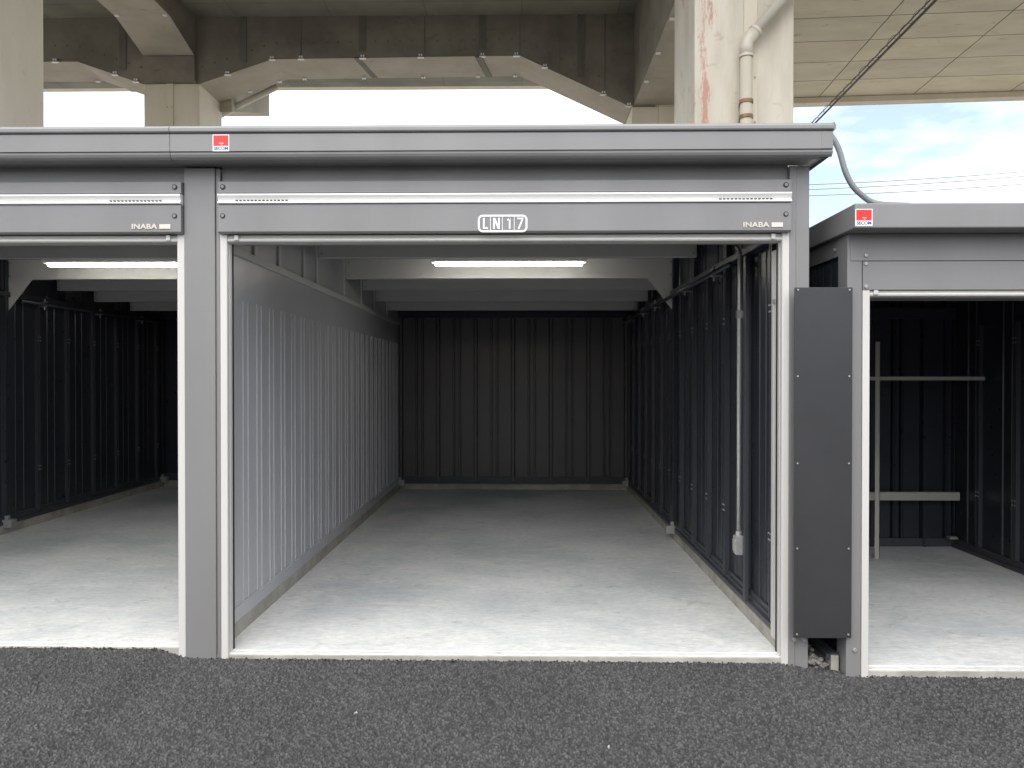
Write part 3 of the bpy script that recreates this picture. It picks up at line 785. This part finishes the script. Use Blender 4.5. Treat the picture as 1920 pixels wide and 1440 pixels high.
# ---- cover panel between the garages, with screws
CP = thing('cover_panel', 'tall dark grey cover plate screwed across the gap between two garages', 'panel', (1.55, 3.80, .15))
MB().box(1.403, 1.700, 3.838, 3.848, .155, 1.968).build('plate', M['cover'], CP, .0015)
for zz in (1.955, 1.51, 1.06, .62, .175):
    for xx in (1.419, 1.683):
        MB().tube([(xx,3.838,zz),(xx,3.834,zz)], .0048, 8).build('screw', M['galv'], CP)
for xx in (1.408, 1.458): 
    MB().tube([(xx+.02,3.905,.125),(xx+.02,3.892,.125)], .011, 8).build('bolt', M['galv'], G, .002)
# gravel and a channel in the gap
gr = MB()
for i in range(330):
    x = random.uniform(1.505, 1.66); y = 3.93 + random.random()**1.6*1.8
    z = -.085 + .07*min(1, (y-3.93)/.5) + random.random()*.03 + (.05 if x < 1.60 else 0)
    r = random.uniform(.011, .022)
    vs = []
    for (a, b_, c) in ((1,0,0),(-1,0,0),(0,1,0),(0,-1,0),(0,0,1),(0,0,-1),(.7,.7,.5),(-.7,.7,.5),(.7,-.7,.5),(-.7,-.7,.5)):
        k = r*random.uniform(.75, 1.25); vs.append(Vector((x+a*k, y+b_*k, z+c*k)))
    bm = bmesh.new()
    for v in vs: bm.verts.new(v)
    res = bmesh.ops.convex_hull(bm, input=bm.verts[:])
    bm.verts.ensure_lookup_table(); bm.verts.index_update()
    gr.add([tuple(v.co) for v in bm.verts], [tuple(v.index for v in f.verts) for f in bm.faces]); bm.free()
go = gr.build('gravel', M['stone']); tag(go, 'loose grey stones in the narrow gap between the garages', 'gravel', kind='stuff')
MB().hexa([(1.63,3.93,-.10),(1.675,3.93,-.10),(1.675,7,-.10),(1.63,7,-.10),(1.635,3.93,.03),(1.675,3.93,.03),(1.675,7,.03),(1.635,7,.03)]).build('foundation_edge', M['curb'], G3, .003)
MB().box(1.612, 1.634, 3.94, 6.9, .012, .034).box(1.634, 1.676, 3.94, 6.9, .032, .040).build('foundation_channel', M['stud'], G3)

# ---- stickers
def sticker(x, z, y, label):
    t_ = thing('security_sticker', label, 'sticker', (x, y, z), 'red security stickers')
    s = .0845
    MB().box(x, x+s, y-.0012, y, z, z+s).build('backing', M['wht'], t_)
    MB().box(x+.004, x+s-.004, y-.0018, y-.0012, z+.027, z+s-.004).build('red_square', M['red'], t_)
    text_part('lettering', 'SECOM', M['blue'], t_, x+.006, y-.0012, z+.006, .073, .017, .0006, bold=.03)
    MB().box(x+.033, x+.056, y-.0021, y-.0018, z+.039, z+.0415).box(x+.041, x+.049, y-.0021, y-.0018, z+.032, z+.0335).build('small_print', M['wht'], t_)
sticker(-1.578, 2.655, 3.7525, 'red and white security sticker on the long roof fascia')
sticker(1.653+.004, 2.258, 3.7148, 'red and white security sticker on the lower right roof')

# ------------------------------------------------------------------ viaduct
V = thing('viaduct', 'weathered concrete railway viaduct on steel clad pillars above the garages', 'viaduct', (-2, 11, 0))
def pillar(x0, x1, y0, y1, zt, mat, seam, label=None):
    p = MB().box(x0, x1, y0, y1, -.09, zt).build('pillar', mat, V, .012, label=label)
    s = seam
    MB().box(s-.07, s+.07, y0-.022, y0-.0, -.05, zt-.002).build('joint_plate', M['pillar'], p, .003)
    b = MB()
    k = .4
    while k < zt-.1:
        b.tube([(s-.045,y0-.022,k),(s-.045,y0-.030,k)], .012, 6)
        b.tube([(s+.045,y0-.022,k),(s+.045,y0-.030,k)], .012, 6); k += .48
    b.each('bolt', M['galv'], p)
pillar(1.846, 2.907, 8.0, 9.06, 8.0, M['pillar_r'], 2.44, 'near pillar with a red primer streak behind the middle roof')
pillar(-6.96, -5.90, 8.0, 9.06, 8.0, M['pillar'], -6.43, 'near pillar at the left edge of the picture')
pillar(-7.20, -6.14, 14.0, 15.06, 7.09, M['pillar'], -6.70, 'far pillar under the haunched beams at the left')
pillar(2.06, 3.12, 14.0, 15.06, 6.61, M['pillar'], 2.63, 'far pillar mostly hidden behind the near one')
pillar(-16.2, -15.14, 14.0, 15.06, 7.09, M['pillar'], -15.67)
pillar(-16.2, -15.14, 8.0, 9.06, 8.0, M['pillar'], -15.67)
# far longitudinal beam, with haunches at the pillars; side face and soffit have their own sheets
def hbeam(y0, y1, segs, ztop):
    prof = segs + [(segs[-1][0], ztop), (segs[0][0], ztop)]
    b = MB().prism(prof, 'y', y0, y1).build('longitudinal_beam', M['girder'], V)
    s = MB()
    for (a, c) in zip(segs[:-1], segs[1:]):
        s.add([(a[0],y0+.002,a[1]-.006),(c[0],y0+.002,c[1]-.006),(c[0],y1-.002,c[1]-.006),(a[0],y1-.002,a[1]-.006)], [(0,3,2,1)])
    s.build('beam_soffit', M['soffit'], b)
    return b
SEG = [(-15.2,7.10),(-13.9,7.53),(-8.48,7.53),(-7.20,7.09),(-6.14,7.09),(-4.745,7.55),(-.05,7.59),(2.045,6.61),(2.5,6.61)]
B1 = hbeam(14.0, 14.95, SEG, 8.349)
hbeam(8.05, 9.0, [(-15.2,7.6),(-7.0,7.6),(-5.9,7.6),(1.80,7.6)], 8.349)
def face_z(x):
    return float(np.interp(x, [p[0] for p in SEG], [p[1] for p in SEG]))
for px in (-9.2, -7.6, -5.30, -3.03, -.76, 1.1):
    z0 = face_z(px)
    MB().box(px-.065, px+.065, 13.985, 13.999, z0+.12, 8.345).build('joint_band', M['band'], B1, .002)
for px in (-4.2, -1.85, -.05, .7, 1.55):
    z0 = face_z(px)
    MB().box(px-.008, px+.008, 13.993, 13.999, z0+.05, 8.345).build('sheet_seam', M['band'], B1)
for px in (-8.9,-3.2,-.9):
    MB().hexa([(px,14.0,7.555+.0),(px+.12,14.0,7.555),(px+.28,14.93,7.555),(px+.16,14.93,7.555),(px,14.0,7.575),(px+.12,14.0,7.575),(px+.28,14.93,7.575),(px+.16,14.93,7.575)]).build('joint_band', M['band'], B1)
clips = [(-8.9,0),(-7.75,0),(-7.35,0),(-5.6,0),(-4.75,0),(-4.2,0),(-3.03,0),(-1.93,0),(-.76,0),(-.12,0),(.42,0),(1.52,0),(2.0,0),
         (-8.6,1),(-7.9,1),(-5.5,1),(-4.9,1),(-4.4,1),(-3.2,1),(-2.0,1),(-.9,1),(-.15,1)]
for (px, row) in clips:
    z0 = face_z(px)
    if row == 0:
        m = MB().box(px-.035, px-.008, 13.975, 13.998, z0+.010, z0+.045).box(px+.008, px+.035, 13.975, 13.998, z0+.010, z0+.045).box(px-.06,px+.06,13.975,14.03,z0-.022,z0-.010)
    else:
        m = MB().box(px-.035, px-.008, 14.86, 14.93, z0-.035, z0-.012).box(px+.008, px+.035, 14.86, 14.93, z0-.035, z0-.012)
    m.build('fixing_clip', M['wht'], B1)
dots = MB()
for i in range(46):
    px = -8.9 + i*.235
    for zz in (face_z(px)+.3,):
        if zz < 8.2: dots.tube([(px,13.999,zz),(px,13.988,zz)], .018, 6)
dots.each('rivet', M['band'], B1)
# cross beams between near and far pillars
def cross(x0, x1, prof, zt):
    b = MB().prism([(y, z) for y, z in prof] + [(prof[-1][0], zt), (prof[0][0], zt)], 'x', x0, x1).build('cross_beam', M['girder'], V)
    s = MB()
    for (a, c) in zip(prof[:-1], prof[1:]):
        s.add([(x0+.002,a[0],a[1]-.006),(x1-.002,a[0],a[1]-.006),(x1-.002,c[0],c[1]-.006),(x0+.002,c[0],c[1]-.006)], [(0,3,2,1)])
    s.build('beam_soffit', M['soffit'], b)
    for i in range(4):
        y = 9.6+i*1.1
        for x in (x0+.06, x1-.06):
            z0 = float(np.interp(y, [p[0] for p in prof], [p[1] for p in prof]))
            MB().box(x-.035, x+.035, y-.03, y+.03, z0-.03, z0-.010).build('fixing_clip', M['wht'], b)
    return b
cross(-7.17, -6.20, [(9.07,7.60),(10.2,7.87),(12.96,7.87),(13.99,7.58)], 8.348)
MB().box(-7.16, -6.19, 13.90, 13.995, 7.095, 7.575).build('beam_end_plate', M['girder'], V, .004)
cross(2.09, 3.10, [(9.07,6.70),(13.995,6.65)], 8.348)
# cantilever beyond the far beam and the inner deck
MB().prism([(14.96,6.9),(16.6,7.45),(17.2,7.60),(17.2,8.346),(14.96,8.346)], 'x', -6.9, -5.9).build('cantilever_bracket', M['soffit'], V, .01)
MB().prism([(14.96,6.9),(17.2,7.6),(17.2,8.346),(14.96,8.346)], 'x', 2.1, 3.1).build('cantilever_bracket', M['soffit'], V, .01)
MB().box(-40, 3.35, 5.5, 17.4, 8.35, 8.75).build('inner_deck', M['deck_in'], V)
MB().box(-40, 3.35, 17.402, 17.60, 8.352, 9.6).build('parapet', M['pillar'], V)
MB().box(-40, 3.35, 5.3, 5.5, 8.28, 9.6).build('parapet', M['soffit'], V)
# right-hand deck, running a few degrees off the garage line
D = thing('bridge_deck', 'broad concrete bridge deck with formwork board joints at the upper right', 'bridge deck', (5.61, 15.44, 7.3))
D.rotation_euler = (0, 0, R(-3.92))
def deckpart(name, m, mat, bevel=0):
    o = m.build(name, mat, None, bevel); o.parent = D; return o
deckpart('slab', MB().box(-1.75, 34, -12.5, 0, 0, 1.0), M['deck'])
deckpart('drip_edge', MB().box(-1.75, 34, -.02, .22, -.12, -.002), M['pillar'], .01)
deckpart('parapet', MB().box(-1.75, 34, .002, .22, 0, 2.0), M['soffit'])

# ---- drain pipes
P = thing('drainpipe', 'ivory drainpipe with an elbow running down the near pillar', 'drainpipe', (2.36, 7.87, -.09))
MB().tube([(2.36,7.87,-.08),(2.36,7.87,5.0)], .065, 20, r2=.062).build('pipe', M['pipe'], P, smooth=True)
d_ = Vector((.50, 0, .58)).normalized()
e0 = Vector((2.36,7.87,5.0)); u_ = Vector((0,0,1)); el = []
for i in range(7):
    t_ = i/6; el.append(e0*(1-t_)**2 + 2*t_*(1-t_)*(e0+u_*.05) + t_*t_*(e0+u_*.05+d_*.05))
e1 = el[-1]
eb = MB().tube([e0-u_*.10] + el + [e1+d_*.10], .069, 20).build('elbow', M['pipe'], P, smooth=True)
MB().tube([e0-u_*.115, e0-u_*.085], .074, 20).tube([e1+d_*.085, e1+d_*.115], .074, 20).each('collar', M['pipe'], eb)
MB().tube([e1, e1+d_*3.2], .060, 20).build('upper_pipe', M['pipe'], P, smooth=True)
for z in (4.24, 4.40):
    MB().tube([(2.36,7.87,z),(2.36,7.87,z+.035)], .072, 20).box(2.31,2.41,7.90,7.975,z,z+.03).build('strap', M['rust'], P)
P2 = thing('drainpipe', 'thin slanting drainpipe beside the far left pillar', 'drainpipe', (-5.9, 14.5, 6.7))
MB().tube([(-6.25,15.2,6.93),(-5.05,15.2,7.50)], .062, 12).build('pipe', M['pipe'], P2, smooth=True)
MB().tube([(-6.25,15.2,6.93),(-5.98,15.2,7.058)], .075, 12).build('collar', M['pipe'], P2, smooth=True)

# ---- cables and hose
def at(px, py, Dp): return Vector(((px-980)*Dp/1387, Dp, 1.5+(709-py)*Dp/1387))
C1 = thing('overhead_cable', 'dark messenger cable with spiral hangers slanting down under the bridge deck', 'cable', (3.9, 10, 4.9))
a, b_ = Vector((3.35,6,4.57)), Vector((3.97,10,4.97))
d = b_-a
main = [a-d*2.2, a, b_, b_+d*.25, Vector((3.13,14.5,5.3))]
ln = []
for i in range(80):
    t_ = i/79; ln.append(a-d*2.2 + (d*3.45)*t_ + Vector((0,0,0.0)))
MB().tube(ln + [Vector((3.10,14.5,5.3))], .012, 8).build('cable', M['cable'], C1)
MB().tube([p+Vector((0,0,.05))-d*0 for p in ln] + [Vector((3.10,14.5,5.36))], .006, 6).build('messenger_wire', M['cable'], C1)
sp = []
N_ = 900; dn = d.normalized(); u1 = dn.cross(Vector((0,0,1))).normalized(); u2 = u1.cross(dn)
for i in range(N_):
    t_ = i/(N_-1); c = a-d*.6+(d*1.85)*t_ + Vector((0,0,.03)); ph = t_*2*math.pi*24
    rr_ = .028 + .006*math.sin(ph*.37)
    sp.append(c + u1*math.cos(ph)*rr_ + u2*math.sin(ph)*rr_)
MB().tube(sp, .0025, 5).build('spiral_hanger', M['cable'], C1)
for k, (y0, y1) in enumerate(((349,325.5), (358,334), (369.5,348.5))):
    p0, p1 = at(1515,y0,26), at(1920,y1,26)
    dd = p1-p0; pts = []
    for i in range(30):
        t_ = -1.5+3.6*i/29; p = p0+dd*t_; p.z += (t_-.0)*(t_-1)*.18; pts.append(p)
    o = MB().tube(pts, .015, 6).build('overhead_wire', M['hose'])
    tag(o, ('topmost of the three thin wires crossing the sky above the right roof', 'middle one of the three thin wires crossing the sky above the right roof', 'lowest of the three thin wires, just above the lower right roof')[k], 'wire', 'thin wires in the sky')
HS = MB()
hp = [at(1545,250,4.4), at(1556,262,4.4), at(1568,285,4.4), at(1580,325,4.4), at(1594,352,4.4), at(1612,370,4.4), at(1628,381,4.4), at(1650,386,4.4), at(1700,388,4.5)]
fine = []
for i in range(len(hp)-1):
    p0, p1, p2, p3 = hp[max(i-1,0)], hp[i], hp[i+1], hp[min(i+2,len(hp)-1)]
    for k in range(8):
        t_ = k/8
        fine.append(.5*((2*p1)+(-p0+p2)*t_+(2*p0-5*p1+4*p2-p3)*t_**2+(-p0+3*p1-3*p2+p3)*t_**3))
ho = HS.tube(fine, .0165, 12).build('cable_hose', M['hose'], smooth=True)
tag(ho, 'grey flexible hose curving from the middle roof down to the lower right roof', 'hose')

# ---- unseen building added behind the camera to block low light; white wall bounces it
OB = thing('added_building', 'long unseen building added across the asphalt drive to hold back low sky light', 'building', (0, -9, -.09))
MB().box(-30, 30, -17, -9, -.09, 3.1).build('wall', M['wht'], OB)
MB().box(-30.3, 30.3, -17.3, -8.7, 3.101, 3.25).build('roof', M['grey'], OB)
for i in range(16):
    MB().box(-29+i*3.7, -26.2+i*3.7, -8.999, -8.96, -.05, 2.4).build('shutter', M['grey'], OB)

# ---- loose grit that has gathered against the slab edges and posts
gt = MB()
for i in range(420):
    x = random.uniform(-3.1, 3.1)
    if 1.45 < x < 1.7: continue
    yy = (3.905 if x < 1.5 else 3.873) - abs(random.gauss(0, .012)); r_ = random.uniform(.003, .0065)
    z_ = float(gh(np.array(x))) + random.uniform(.003, .010)
    vs = [Vector((x+a*r_*random.uniform(.7,1.2), yy+b_*r_*random.uniform(.7,1.2), z_+c*r_*random.uniform(.6,1.1))) for a,b_,c in ((1,0,0),(0,1,0),(-1,0,0),(0,-1,0),(0,0,1),(0,0,-1))]
    gt.add(vs, [(0,1,4),(1,2,4),(2,3,4),(3,0,4),(1,0,5),(2,1,5),(3,2,5),(0,3,5)])
tag(gt.build('grit', M['asphalt']), 'dark loose grit gathered along the foot of the concrete slabs', 'grit', kind='stuff')
